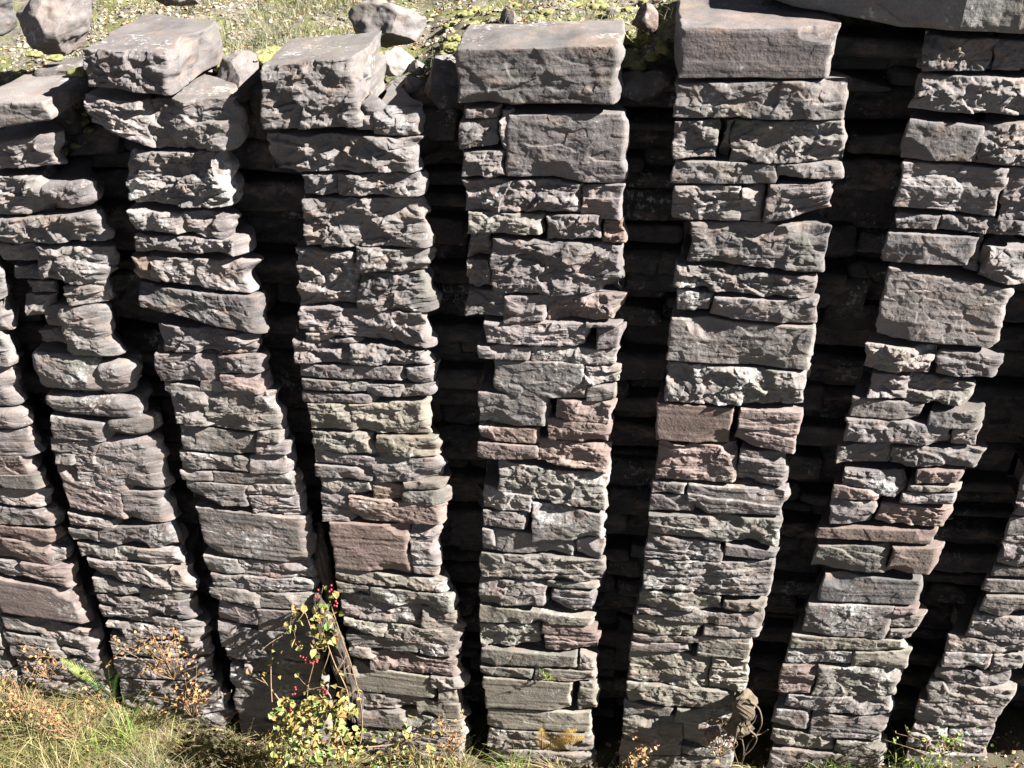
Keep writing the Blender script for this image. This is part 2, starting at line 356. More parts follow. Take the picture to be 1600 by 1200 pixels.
# ------------------------------------------------------------------ stones of each pillar: xl xr  ytl ytr  ybl ybr [flags], read off the wall
PILLARS = {
'a': """-1 22 1042 1048 1080 1090;-1 8 1015 1020 1040 1046;-1 35 1084 1090 1130 1140;-1 -8 960 966 1014 1018;-1 -20 900 906 958 964;-1 -40 820 826 898 904""",
'b': """-1 -2 520 522 575 577;-1 -10 470 472 520 522;-1 -20 400 402 468 470;-1 10 575 578 640 642 O;-1 24 640 642 672 675 O;-1 36 672 674 712 714;-1 38 714 712 746 742 r;
-1 52 742 742 760 766;-1 52 758 770 785 795;-1 72 788 800 820 825;-1 75 818 830 842 850 r;-1 72 838 850 872 885 r;72 92 855 860 882 880;-1 32 874 880 898 905;34 98 880 886 902 918 r;
-1 115 902 925 958 976 rS;5 60 964 972 985 992;62 135 975 990 1010 1018;8 80 988 1002 1010 1020;15 60 1008 1012 1026 1028;62 93 1010 1018 1026 1030;95 148 1015 1020 1026 1036;28 150 1024 1034 1060 1066;34 160 1060 1066 1110 1120""",
'c': """-32 62 225 215 268 265;-28 35 275 278 340 338;30 60 280 280 335 337;55 132 290 285 335 328 O;-20 137 345 334 382 382;-10 50 388 388 414 416 b;55 147 385 390 440 452;97 140 452 448 480 478;
14 55 420 422 442 443 b;35 62 446 448 466 468 b;93 160 482 480 562 565 O;62 92 486 484 515 518 b;55 84 520 520 548 550 b;30 60 470 470 500 500 b;48 142 554 562 612 617 O;148 195 572 570 625 620 O;
68 208 619 624 650 660 O;163 222 658 652 688 684 O;78 152 652 662 687 692;76 110 688 688 708 710;85 112 710 712 726 727;112 150 692 692 752 756;140 238 690 686 766 770 O;100 186 728 755 795 812 r;189 248 768 770 815 818;
106 172 801 815 820 830;108 148 825 830 846 848;152 263 828 820 850 862;122 212 850 858 872 880 g;215 270 858 862 880 885;140 262 874 885 900 922;265 288 888 890 923 926;145 212 904 916 926 931;215 277 920 924 937 940;
150 180 929 931 944 947;182 282 932 940 953 968;157 233 946 956 968 977;236 278 964 970 982 985;165 194 972 975 995 996;190 268 975 982 998 1002;272 303 972 975 1003 1005;172 260 996 1004 1025 1028;262 312 1004 1006 1030 1032;
180 318 1027 1034 1060 1066;190 335 1062 1070 1110 1116;198 345 1110 1116 1150 1156""",
'd': """134 224 150 160 195 230;230 348 160 155 237 236;198 343 237 240 321 327 w;202 281 328 334 360 366 w;290 343 330 338 372 376;209 276 366 371 394 398 w;277 368 371 376 398 401;208 229 400 402 442 446 o;231 376 401 410 436 460;
216 390 447 464 480 522 d;252 388 507 526 552 556;240 333 553 557 598 600;336 398 556 557 585 586;345 404 586 586 612 618 r;255 318 600 606 630 632;265 318 612 614 640 642;272 318 634 640 664 667;320 422 612 614 672 676 g;310 343 594 596 612 614;
280 393 668 680 705 714 g;396 437 676 676 692 693;398 439 694 693 712 713;282 385 706 716 734 738;388 441 714 715 742 741;282 326 735 738 751 753;331 446 738 742 756 760;292 380 752 758 790 793 w;384 452 758 760 775 778;388 459 776 778 806 812;
314 468 793 812 866 884 sn;318 369 870 876 896 898 w;371 470 876 884 900 910;330 480 897 910 920 930;328 398 918 924 936 950;400 484 924 932 950 955 g;340 400 940 952 972 978;402 482 952 957 985 990;341 366 972 976 1012 1014;367 488 982 990 1030 1037 d;
352 380 1013 1015 1042 1044;382 492 1032 1038 1062 1068;362 500 1045 1066 1090 1098;368 505 1090 1099 1130 1138;375 512 1130 1139 1176 1182;380 520 1176 1182 1225 1232""",
'e': """556 575 162 160 206 208;582 643 170 168 214 214 d;419 638 209 216 271 271;467 519 273 274 308 307;524 651 274 273 308 308;473 649 312 314 388 390;462 550 391 396 482 482;555 655 389 392 426 427;556 658 430 428 490 490 d;
468 660 480 488 516 546;478 512 520 521 535 536;511 546 528 529 536 538;457 540 530 538 567 569;543 660 538 550 571 573;466 625 570 574 590 597;630 670 574 574 600 602;470 566 592 598 611 614;568 622 600 602 620 622;625 672 602 602 624 620;
470 575 613 618 631 632;482 546 631 633 671 675;548 660 632 628 675 684;485 577 673 680 705 711;588 670 680 686 712 716;490 585 704 715 725 732;490 580 726 733 746 753;583 668 714 717 757 753;498 580 749 755 771 777 g;
580 626 752 760 783 786 o;628 682 754 753 766 766;626 680 768 768 788 790 g;500 540 770 771 816 817;544 684 776 790 812 822 r;517 633 816 822 888 898 rs;640 675 822 824 896 904;522 688 888 910 908 928;524 575 909 916 927 931;578 703 917 931 941 958;
530 648 928 944 967 980;657 706 950 958 984 988;536 597 967 975 991 995;600 706 976 986 1002 1012;541 650 991 1002 1012 1022;652 708 1004 1009 1024 1028;543 576 1010 1014 1026 1030;575 710 1020 1032 1048 1058 r;551 670 1041 1058 1079 1092 tS;672 710 1058 1060 1076 1078;
682 710 1078 1080 1103 1105;553 646 1082 1093 1106 1112;650 715 1094 1102 1118 1126;558 630 1109 1115 1136 1141;632 717 1116 1127 1149 1153;562 718 1140 1153 1169 1177;566 720 1170 1178 1222 1228""",
'f': """722 775 170 168 187 187 d;716 771 190 188 234 230;777 788 174 174 234 238;790 970 181 178 278 292 s;720 786 238 236 278 280;723 903 282 288 334 336;908 968 295 290 343 347;730 843 332 337 366 368 g;850 935 338 338 379 376;937 974 350 346 386 384 o;
727 762 366 368 408 408;766 966 372 386 460 464;722 768 408 411 453 453;728 785 456 455 495 495;787 847 464 463 508 504;850 965 465 464 510 500 r;756 911 503 507 536 544;914 963 504 506 514 512;930 966 516 513 548 546;745 825 540 543 561 564;
828 961 543 548 568 573 w;770 910 562 570 618 626 ws;912 961 573 575 602 602;913 960 605 604 629 631;747 850 613 618 668 668;865 956 626 633 657 664 r;746 838 669 671 690 696 r;854 945 656 662 688 696 r;744 838 692 698 719 721 r;840 951 689 698 722 742 r;
778 946 725 746 772 800 g;752 830 766 776 796 801 w;752 822 798 803 823 827;829 939 786 806 846 844;752 770 826 828 862 864;772 893 828 844 863 873;899 940 845 846 870 876;750 937 866 877 901 912 g;748 850 906 909 948 946;853 930 908 914 920 923;
862 925 921 927 952 958;747 922 946 966 972 978;747 843 975 977 1011 1013;846 926 974 980 991 994 r;850 928 986 993 1016 1021 r;750 900 1013 1026 1040 1043;902 929 1024 1030 1047 1049;750 830 1042 1045 1056 1060;833 927 1044 1050 1062 1066;
755 890 1058 1067 1106 1111 tS;902 927 1067 1070 1113 1114;760 922 1108 1118 1139 1146 s;762 922 1141 1149 1171 1176;764 920 1173 1179 1222 1226""",
'g': """1053 1318 131 127 185 191;1051 1119 189 192 249 250;1123 1139 193 193 257 258 b;1145 1309 191 193 255 257;1050 1211 253 257 289 289;1213 1310 257 258 278 283;1052 1153 291 292 345 347;1155 1182 294 294 347 350;1195 1297 290 285 351 331;
1078 1291 348 356 410 428;1055 1202 413 428 450 466;1204 1267 430 432 464 466;1056 1106 455 460 487 489;1111 1273 466 469 497 511;1043 1267 497 513 565 581 sS;1038 1257 570 585 628 638 w;1023 1141 629 637 687 697 rS;1149 1248 640 644 692 711 r;1025 1150 692 701 750 757 r;
1153 1227 702 714 757 764;1016 1069 753 757 771 774;1012 1085 773 777 799 801;1072 1223 758 767 801 808;1010 1220 803 813 834 856 g;1008 1128 836 849 871 878;1131 1209 851 861 868 876;1004 1205 875 880 919 936 w;998 1124 923 931 951 957;
1128 1192 939 942 956 958;993 1040 949 953 961 963;1036 1188 955 962 969 984;987 1092 963 971 991 996;1097 1182 978 984 994 999 w;986 1175 993 1000 1004 1012;984 1075 1005 1009 1019 1023;1088 1172 999 1006 1026 1031;982 1105 1019 1029 1063 1083;
1109 1167 1029 1033 1081 1087;978 1150 1067 1087 1101 1111;973 1050 1102 1108 1121 1122 g;1053 1150 1109 1113 1131 1133;972 1066 1122 1126 1157 1168;1068 1145 1129 1131 1168 1170;968 1062 1157 1166 1179 1181;1066 1140 1168 1169 1181 1183;966 1140 1181 1185 1222 1226""",
'h': """1441 1556 62 66 115 116 db;1557 1645 66 70 116 118 db;1428 1642 120 127 173 186;1412 1523 188 198 253 254 s;1526 1642 198 192 260 264;1403 1564 255 264 323 340;1566 1642 266 270 350 346;1398 1464 335 337 358 361;1467 1602 337 347 362 372;
1380 1521 364 371 412 416 sd;1514 1529 376 376 432 434 b;1531 1604 386 392 440 446;1373 1566 417 452 528 546 sS;1347 1459 539 548 579 586;1464 1554 549 556 588 595;1360 1412 585 589 621 625;1416 1508 591 601 632 636 g;1327 1436 621 634 651 660;
1452 1524 646 642 668 672 d;1318 1481 653 666 690 699;1484 1530 674 672 700 702;1306 1382 698 696 727 729;1391 1528 699 707 733 733;1313 1408 735 742 760 782 d;1298 1372 758 768 781 783 r;1430 1499 736 736 757 757 r;1418 1492 759 761 769 771;
1408 1490 772 773 788 790;1296 1362 783 786 819 821;1370 1478 790 797 822 826 r;1275 1458 825 831 842 853 r;1270 1386 854 855 890 898 g;1389 1456 856 857 899 899 r;1281 1434 900 909 940 947 sd;1257 1387 944 949 990 1000 w;1394 1428 950 951 963 964 r;
1392 1437 965 964 982 983 g;1389 1424 985 985 998 999;1235 1410 992 1001 1013 1019;1228 1330 1017 1019 1037 1039 w;1333 1413 1019 1021 1045 1047;1218 1270 1039 1041 1083 1084 r;1273 1400 1042 1048 1088 1094 g;1226 1390 1086 1094 1109 1120 w;
1206 1262 1110 1113 1138 1141 w;1265 1380 1116 1123 1151 1158;1202 1300 1141 1151 1168 1175;1304 1376 1159 1163 1180 1184;1198 1372 1171 1185 1222 1228""",
'i': """1575 1690 812 810 838 838;1562 1680 838 840 886 888;1550 1662 886 889 902 904;1535 1650 906 910 927 930;1532 1634 931 934 962 965;1512 1618 962 968 998 1010;1478 1604 996 1010 1022 1026;1472 1545 1020 1024 1042 1047;1548 1598 1024 1028 1052 1056;
1460 1576 1044 1056 1068 1078;1448 1582 1067 1079 1095 1109 g;1430 1562 1093 1107 1131 1141;1420 1477 1130 1136 1172 1176;1481 1548 1135 1142 1176 1178;1408 1535 1175 1180 1222 1226"""}
SPECS = {
'a': ('rough stone pillar cut off by the left frame edge, lowest and furthest left of the row',),
'b': ('stone pillar at the left edge holding a smooth reddish brown slab near its foot',),
'c': ('curving stone pillar under a loose flat slab, with rounded blocks in its middle',),
'd': ('stone pillar with pale lichen blocks near the top, standing left of the vine covered dead trunk',),
'e': ('stone pillar right of the vine covered dead trunk, with a smooth reddish square block at mid height',),
'f': ('stone pillar in the centre with a wide low capstone and red brown blocks at its middle',),
'g': ('stone pillar left of the root stump, with a broad smooth slab across its middle',),
'h': ('stone pillar under the huge overhanging slab, holding a large smooth grey block',),
'i': ('narrow stone pillar low at the right edge, only its foot showing',)}
def rows(s):
    out = []
    for ln in s.replace('\n', '').split(';'):
        f = ln.split()
        if f: out.append(([float(q) for q in f[:6]], f[6] if len(f) > 6 else ''))
    return out
pil = {}; EDGE = {}; EXT = {'a': .06, 'b': .085, 'c': .105, 'd': .095, 'e': .085, 'f': .05, 'g': .045, 'h': .07, 'i': .04}
for key, txt in PILLARS.items():
    rs = rows(txt)
    if key in 'ab':
        for v, fl in rs:
            if v[0] == -1:
                ym = (v[2]+v[4])/2; v[0] = (10+.31*(ym-575)-125) if key == 'b' else v[1]-120
    P0 = on_y((rs[-1][0][0]+rs[-1][0][1])/2, rs[-1][0][4]); 
    e = empty('stone_pillar', (float(P0[0]), .29, float(P0[2])), SPECS[key][0], 'stone pillar', 'row of dry stone pillars')
    pil[key] = e; ed = []
    for v, fl in rs:
        traced_stone('stone', v, fl, e, ext=EXT.get(key, 0), key=key)
        c = quad_from_px(v); ed.append((min(c[0][0], c[2][0]), max(c[1][0], c[3][0]), c[2][1], c[0][1]))
    EDGE[key] = np.array(ed)
# the two pillars on the right carry on above the frame: plain courses
def courses(e, x0, x1, z0, z1, R):
    z = z0
    while z < z1:
        h = R.uniform(.13, .30)*(1.0 if z < z1-1 else 1.2); xs = [x0+R.uniform(-.03, .03), x1+R.uniform(-.03, .03)]
        if R.random() < .6: xs.insert(1, R.uniform(x0+.25*(x1-x0), x1-.25*(x1-x0)))
        for a, b in zip(xs[:-1], xs[1:]):
            SEED[0] += 1
            V, F = stone_mesh([(a, z+h-.004), (b, z+h-.004), (a, z), (b-.008, z)], R.uniform(-.02, .02), .58, SEED[0], .016, taperl=.6)
            o = mesh_np('stone', V, F, STONE, e); o.color = (*pick('', z, R), .1)
        z += h
R = np.random.default_rng(77)
ei = EDGE['i']; top_i = ei[:, 3].max()
courses(pil['i'], float(ei[:3, 0].mean()), float(ei[:3, 1].mean()), float(ei[0, 3]), 6.75, R)
x8 = float(ei[:, 1].max())+.42
e = empty('stone_pillar', (x8+.45, .29, -.1), 'stone pillar beyond the right frame edge', 'stone pillar', 'row of dry stone pillars')
pil['j'] = e; courses(e, x8, x8+.85, -.1, 6.8, R); EDGE['j'] = np.array([[x8, x8+.85, -.1, 6.8]])

# ------------------------------------------------------------------ capstones
def cap(v, fl, label, depth=.75, y=-.01, g=.0075, name='capstone', rnd=.012, warp=.018):
    o = traced_stone(name, v, fl, None, depth, y, g, rnd, .04, warp)
    props(o, label, 'capstone', 'large blocks capping the pillars'); o.color[3] = .08; return o
cap((-40, 72, 160, 160, 206, 192), 'sO', 'loose flat slab lying on the curved pillar at the left edge', .62, -.06)
cap((130, 258, 76, 82, 136, 152), 'n', 'grey block with a broad sunlit top, perched on two stones beside a mossy bank', .95, -.02)
cap((405, 551, 106, 92, 203, 202), 'n', 'tall square block with a rough chiselled face, right of the dry grass', .78, -.05)
cap((713, 960, 74, 72, 163, 164), 's', 'wide low block with pocked top edge, on the central pillar', .62, -.01, warp=.02)
cap((1061, 1297, 42, 42, 124, 124), 'S', 'smooth sawn block half shaded by the huge slab', .85, .01, rnd=.009, warp=.012)

# ------------------------------------------------------------------ ground
TX = [(-500, 190), (-150, 170), (40, 148), (105, 125), (200, 62), (330, 118), (390, 100), (560, 140), (620, 146), (690, 100), (830, 64), (1000, 108), (1060, 62), (1190, 20), (1330, 14), (1500, 14), (1900, 14), (2300, 14)]
_tp = np.array([on_y(px, py, .62) for px, py in TX]); _o = np.argsort(_tp[:, 0])
def z_terr(x, y):
    z = np.interp(x, _tp[_o, 0], _tp[_o, 2])
    m = np.interp(x, [-8, 4], [5.6, 6.75])
    k = np.clip((y-.7)/2.5, 0, 1)
    return z*(1-k)+m*k + np.maximum(y-1, 0)*.04
GX = [(-900, 1000), (-300, 1040), (0, 1068), (100, 1085), (340, 1140), (500, 1172), (700, 1186), (850, 1198), (1000, 1205), (1200, 1204), (1420, 1196), (1600, 1186), (2100, 1180), (2600, 1180)]
_gp = np.array([on_y(px, py, 0.0) for px, py in GX])
def z_low(x, y):
    z = np.interp(x, _gp[:, 0], _gp[:, 2])
    return z - np.clip(-y-.2, 0, 6)*.05
def sheet(name, xs, ys, zf, mat, amp, sc, skirt=None):
    X, Y = np.meshgrid(xs, ys, indexing='ij'); sh = X.shape
    P = np.stack([X.ravel(), Y.ravel(), np.zeros(X.size)], 1)
    Z = zf(P[:, 0], P[:, 1]) + amp*fbm(P*sc, 3, 4)
    V = np.stack([P[:, 0], P[:, 1], Z], 1)
    idx = np.arange(X.size).reshape(sh)
    F = np.stack([idx[:-1, :-1], idx[1:, :-1], idx[1:, 1:], idx[:-1, 1:]], -1).reshape(-1, 4)
    if skirt is not None:
        n = len(V); b = V[idx[:, 0]].copy(); b[:, 2] = skirt; b[:, 1] += .3; V = np.concatenate([V, b])
        t = idx[:, 0]; k = np.arange(n, n+len(t))
        F = np.concatenate([F, np.stack([k[:-1], k[1:], t[1:], t[:-1]], -1)])
    o = mesh_np(name, V, F, mat, None, True); o['kind'] = 'structure'; return o
gx = np.concatenate([np.linspace(-60, -6, 20), np.linspace(-5.9, 4.5, 260), np.linspace(4.7, 60, 20)])
sheet('terrace', gx, np.concatenate([np.linspace(.84, 3.5, 86), np.linspace(3.7, 80, 24)]), z_terr, TERR, .035, 3.5, -.5)
sheet('ground', gx, np.concatenate([np.linspace(-70, -2.2, 20), np.linspace(-2.1, 1.4, 80)]), z_low, SOIL, .05, 3.0)

# ------------------------------------------------------------------ rubble between the pillars
keys = 'abcdefghij'
GAPL = {'ab': 'shadowed rubble wall in the gap at the lower left corner', 'bc': 'shadowed rubble wall left of the curving pillar',
        'cd': 'shadowed rubble wall below the mossy corner, left of the lichen patched pillar', 'de': 'shadowed rubble wall behind the vine covered dead trunk',
        'ef': 'shadowed rubble wall left of the central pillar', 'fg': 'shadowed rubble wall right of the central pillar',
        'gh': 'shadowed rubble wall behind the root stump', 'hi': 'shadowed rubble wall left of the pillar foot at the right edge', 'ij': 'shadowed rubble wall in the lower right corner'}
def gap_x(a, b, z):
    A, B = EDGE[a], EDGE[b]
    ia = np.argsort(np.abs((A[:, 2]+A[:, 3])/2-z))[:5]; ib = np.argsort(np.abs((B[:, 2]+B[:, 3])/2-z))[:5]
    p, q = float(np.median(A[ia, 1])), float(np.median(B[ib, 0]))
    m = (p+q)/2
    return min(p, m-.08), max(q, m+.08)
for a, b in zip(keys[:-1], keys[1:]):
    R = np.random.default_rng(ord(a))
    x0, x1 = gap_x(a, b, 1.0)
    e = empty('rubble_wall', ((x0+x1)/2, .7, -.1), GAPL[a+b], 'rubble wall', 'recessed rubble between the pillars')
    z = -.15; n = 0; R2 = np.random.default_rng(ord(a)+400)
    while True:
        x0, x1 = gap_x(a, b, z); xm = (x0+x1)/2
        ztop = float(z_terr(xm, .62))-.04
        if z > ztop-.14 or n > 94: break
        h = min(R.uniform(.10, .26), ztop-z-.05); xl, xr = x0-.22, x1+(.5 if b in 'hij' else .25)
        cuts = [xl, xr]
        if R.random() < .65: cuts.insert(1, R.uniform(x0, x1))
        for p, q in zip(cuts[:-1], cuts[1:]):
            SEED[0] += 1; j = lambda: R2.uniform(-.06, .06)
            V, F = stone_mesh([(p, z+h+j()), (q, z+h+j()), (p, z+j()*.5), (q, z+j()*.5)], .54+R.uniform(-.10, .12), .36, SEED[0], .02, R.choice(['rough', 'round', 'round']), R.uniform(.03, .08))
            o = mesh_np('stone', V, F, STONE, e); o.color = (*(np.array(pick(R.choice(['n', 'd', 'd', 'l']), 5, R))*.5), 0); n += 1  # stone colour darkened: the deep shade of the gaps is painted in
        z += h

# ------------------------------------------------------------------ boulders
def ico(sub=5):
    import bmesh
    bm = bmesh.new(); bmesh.ops.create_icosphere(bm, subdivisions=sub, radius=1)
    bm.verts.ensure_lookup_table()
    V = np.array([v.co[:] for v in bm.verts]); F = np.array([[v.index for v in f.verts] for f in bm.faces]); bm.free(); return V, F
ICO5 = ico(6); ICO4 = ico(5)
def boulder(c, size, seed, label, col='n', name='boulder', cat='boulder', rot=0.0, planes=11, group=None, big=True):
    R = np.random.default_rng(seed); V, F = ICO5 if big else ICO4
    V = V.copy(); 
    for _ in range(planes):
        n = R.normal(size=3); n /= np.linalg.norm(n); d = R.uniform(.52, .8)
        s = V@n; over = np.maximum(s-d, 0); V -= n*(over*.96)[:, None]
    V /= np.abs(V).max(0)
    N = V/np.linalg.norm(V, axis=1)[:, None]
    V = V*np.array(size)/2
    u = np.max(size)
    V += N*(fbm(V*3.2/ max(u, .3)+seed, seed, 3)*.045*u)[:, None]
    V += N*(fbm(V*14+seed, seed+3, 3)*.012*min(u, .6))[:, None]
    V += N*(noise(V*np.array([2, 2, 26])+seed, 5)*.004*min(u, 1))[:, None]
    a = rot; Rm = np.array([[cos(a), 0, sin(a)], [0, 1, 0], [-sin(a), 0, cos(a)]]); V = V@Rm.T
    o = mesh_np(name, V, F, STONE, None, True); o.location = c
    R2 = np.random.default_rng(seed+9)
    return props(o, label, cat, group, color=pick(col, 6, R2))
def at_px(px, py, Y): p = on_y(px, py, Y); return Vector((float(p[0]), float(p[1]), float(p[2])))
def px_m(p): return FPX/float((np.array(p)-CAM)@FW)
def boulder_px(x0, x1, y0, y1, Y, dep, seed, label, col='n', rot=0.0, sink=0.0, **k):
    c = at_px((x0+x1)/2, (y0+y1)/2, Y); s = px_m(c)
    w = (x1-x0)/s; hv = (y1-y0)/s
    ang = math.asin(-((np.array(c)-CAM)/np.linalg.norm(np.array(c)-CAM))[2])
    h = max((hv-dep*sin(ang)*.7)/cos(ang), .25*hv)
    c.z -= sink*h
    return boulder(c, (w, dep, h), seed, label, col, rot=rot, **k)
boulder_px(22, 142, -45, 92, 1.05, .6, 11, 'large pale boulder with a dark crack on its left, at the top left corner', 'n')
boulder_px(-50, 26, -40, 55, 1.2, .5, 12, 'dark boulder in the very corner, left of the large pale boulder', 'd')
boulder_px(540, 690, -4, 80, 1.1, .42, 26, 'angular grey boulder with a sunlit top sitting on the dry grass edge', 'n', planes=13)
boulder_px(238, 330, -40, 14, 2.2, .5, 14, 'boulder in dry grass cut off by the top frame edge', 'n')
boulder_px(780, 812, 8, 48, 1.35, .25, 15, 'small dark rock among moss cushions right of the angular boulder', 'd', big=False)
boulder_px(988, 1034, 6, 52, 1.05, .16, 16, 'pinkish pointed rock sticking up from the moss', 'r', rot=.5, big=False)
boulder_px(944, 970, 8, 27, 1.5, .16, 17, 'small grey rock lying in the gravel left of the pinkish pointed rock', 'n', big=False)
boulder_px(340, 412, 78, 165, .62, .5, 18, 'shaded boulder between the dry grass and the tall square capstone', 'n')
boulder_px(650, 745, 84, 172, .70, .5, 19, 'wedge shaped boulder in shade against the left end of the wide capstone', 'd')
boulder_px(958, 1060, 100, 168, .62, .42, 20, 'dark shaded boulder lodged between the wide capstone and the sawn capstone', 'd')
boulder_px(584, 650, 72, 124, .80, .22, 33, 'pale broken rock leaning beside the tall square capstone', 'n', rot=.4, planes=8)
boulder_px(638, 664, 92, 120, .74, .14, 22, 'small pointed chip between the broken rock and a moss cushion', 'n', rot=-.4, big=False)
boulder_px(584, 668, 114, 154, .66, .3, 35, 'flat pale rock under the broken rock', 'n', planes=8)
boulder_px(84, 142, 100, 180, .66, .4, 24, 'mossy dark boulder below the left end of the perched block', 'g')
boulder_px(300, 350, 96, 126, .80, .3, 25, 'pale rock behind the right end of the perched block', 'n')

# huge slab over the right hand pillars
def slab():
    R = np.random.default_rng(5); y0, dep = -.02, 1.5
    lo = [on_y(px, py, yy) for px, py, yy in ((1190, -6, .46), (1240, 10, .38), (1300, 22, .28), (1400, 41, .12), (1500, 50, -.02), (1620, 56, -.02), (1800, 62, -.02))]
    xs = np.array([p[0] for p in lo]); zs = np.array([p[2] for p in lo]); yf = np.array([p[1] for p in lo])
    nx, nz, ny = 190, 46, 40
    I, J, K, F = lattice(nx, ny, nz)
    x = xs[0]+I/nx*(xs[-1]-xs[0]); zb = np.interp(x, xs, zs)
    th = .40*np.clip((x-xs[0])/.25, .15, 1); z = zb + K/nz*th; y = y0+J/ny*dep
    P = np.stack([x, y, z], 1)
    f = np.exp(-((y-y0)/.06)**2)
    rel = facets(x+fbm(P*8, 1, 2)*.02, z, (x.min(), x.max(), z.min(), z.max()), .22, .006, .08, R, 1.6)
    y = y - f*(rel+fbm(P*20, 7, 3)*.004) + f*(.02*np.exp(-K/nz*th/.02)+.04*np.exp(-(1-K/nz)*th/.03))
    y = y + (np.interp(x, xs, yf)-y0)*np.clip(1-J/ny, 0, 1)   # the left part of the face turns back
    z = z + (1-f)*fbm(P*3, 13, 3)*.012 + fbm(P*9, 19, 2)*.003
    c = np.array([x.mean(), y.mean(), z.min()], dtype=np.float32)
    o = mesh_np('capstone', np.stack([x, y, z], 1)-c, F, STONE); o.location = c
    props(o, 'huge overhanging slab spanning two pillars at the top right corner', 'capstone', 'large blocks capping the pillars', color=(.122, .114, .108))
slab()

# ------------------------------------------------------------------ plants
def blades(base, h, w, lean, R, seg=4):
    n = len(base); t = np.linspace(0, 1, seg+1)
    a = R.uniform(0, 2*pi, n); side = np.stack([np.cos(a), np.sin(a), np.zeros(n)], 1)
    V = np.zeros((n, seg+1, 2, 3))
    for i, tt in enumerate(t):
        c = base + np.concatenate([lean*(tt**1.8)*h[:, None], (h*(tt-.42*np.minimum(np.linalg.norm(lean, axis=1), 1.4)*tt**2.2))[:, None]], 1)
        ww = (w*(1-tt**1.5)+.0008)[:, None]*side*.5
        V[:, i, 0] = c-ww; V[:, i, 1] = c+ww
    m = (seg+1)*2; b = np.arange(n)[:, None]*m
    F = np.concatenate([np.stack([b+2*i, b+2*i+1, b+2*i+3, b+2*i+2], -1).reshape(-1, 4) for i in range(seg)])
    return V.reshape(-1, 3), F
def leaves(pos, size, R, flat=.5, fold=.25, asp=.8, up=None):
    n = len(pos); T = np.array([(0, 0, 0), (.35, .5*asp, fold*.5), (.75, .36*asp, fold*.4), (1, 0, -.08), (.75, -.36*asp, fold*.4), (.35, -.5*asp, fold*.5)])
    a = R.uniform(0, 2*pi, n); el = R.normal(-.3, flat, n); ro = R.normal(0, flat, n)
    f = np.stack([np.cos(a)*np.cos(el), np.sin(a)*np.cos(el), np.sin(el)], 1)
    s0 = np.stack([-np.sin(a), np.cos(a), np.zeros(n)], 1); u0 = np.cross(f, s0)
    s = s0*np.cos(ro)[:, None]+u0*np.sin(ro)[:, None]; u = np.cross(f, s)
    V = pos[:, None]+size[:, None, None]*(T[None, :, 0, None]*f[:, None]+T[None, :, 1, None]*s[:, None]+T[None, :, 2, None]*u[:, None])
    b = np.arange(n)[:, None]*6
    F = np.concatenate([b+np.array([0, 1, 2, 3]), b+np.array([0, 3, 4, 5])])
    return V.reshape(-1, 3), F
def tube(pts, rad, ns=8, rough=0.0, seed=0, cap=True):
    """smooth path through pts with radius per point -> verts, quads"""
    pts = np.array([list(p) for p in pts], dtype=float); rad = np.array(rad, dtype=float)
    t = np.linspace(0, len(pts)-1, (len(pts)-1)*6+1); i = np.minimum(t.astype(int), len(pts)-2); k = (t-i)[:, None]
    pm = np.concatenate([[2*pts[0]-pts[1]], pts, [2*pts[-1]-pts[-2]]])
    p0, p1, p2, p3 = pm[i], pm[i+1], pm[i+2], pm[i+3]
    C = .5*(2*p1+(p2-p0)*k+(2*p0-5*p1+4*p2-p3)*k**2+(3*p1-p0-3*p2+p3)*k**3); r = np.interp(t, np.arange(len(rad)), rad)
    d = np.gradient(C, axis=0); d /= np.linalg.norm(d, axis=1)[:, None]+1e-9
    ref = np.array([.31, .9, .2]); A = np.cross(d, ref); A /= np.linalg.norm(A, axis=1)[:, None]; B = np.cross(d, A)
    th = np.linspace(0, 2*pi, ns, endpoint=False)
    V = C[:, None]+r[:, None, None]*(np.cos(th)[None, :, None]*A[:, None]+np.sin(th)[None, :, None]*B[:, None])
    if rough:
        P = V.reshape(-1, 3); dr = (fbm(P*np.array([14, 14, 5]), seed, 3)*rough).reshape(V.shape[0], ns)
        V = V+(V-C[:, None])*dr[:, :, None]
    n = len(C); idx = np.arange(n*ns).reshape(n, ns); nx = np.roll(idx, -1, 1)
    F = np.stack([idx[:-1], nx[:-1], nx[1:], idx[1:]], -1).reshape(-1, 4)
    V = V.reshape(-1, 3)
    if cap:
        V = np.concatenate([V, [C[0], C[-1]]]); q = np.arange(0, ns, 2)
        e = [[idx[0, a], len(V)-2, idx[0, (a+2) % ns], idx[0, (a+1) % ns]] for a in q]+[[idx[-1, a], idx[-1, (a+1) % ns], idx[-1, (a+2) % ns], len(V)-1] for a in q]
        F = np.concatenate([F, np.array(e)])
    return V, F
def join(L):
    V, F, n = [], [], 0
    for v, f in L: V.append(v); F.append(np.asarray(f)+n); n += len(v)
    return np.concatenate(V), np.concatenate(F)

R = np.random.default_rng(21)
def low_noise(x, y): return .05*fbm(np.stack([x*3, y*3, x*0], 1), 3, 4)
def ground_pts(n, x0, x1, y0, y1, dens=None):
    x = R.uniform(x0, x1, n); y = R.uniform(y0, y1, n)
    if dens is not None:
        k = R.random(n) < dens(x, y); x, y = x[k], y[k]
    return np.stack([x, y, z_low(x, y)+low_noise(x, y)-.01], 1)
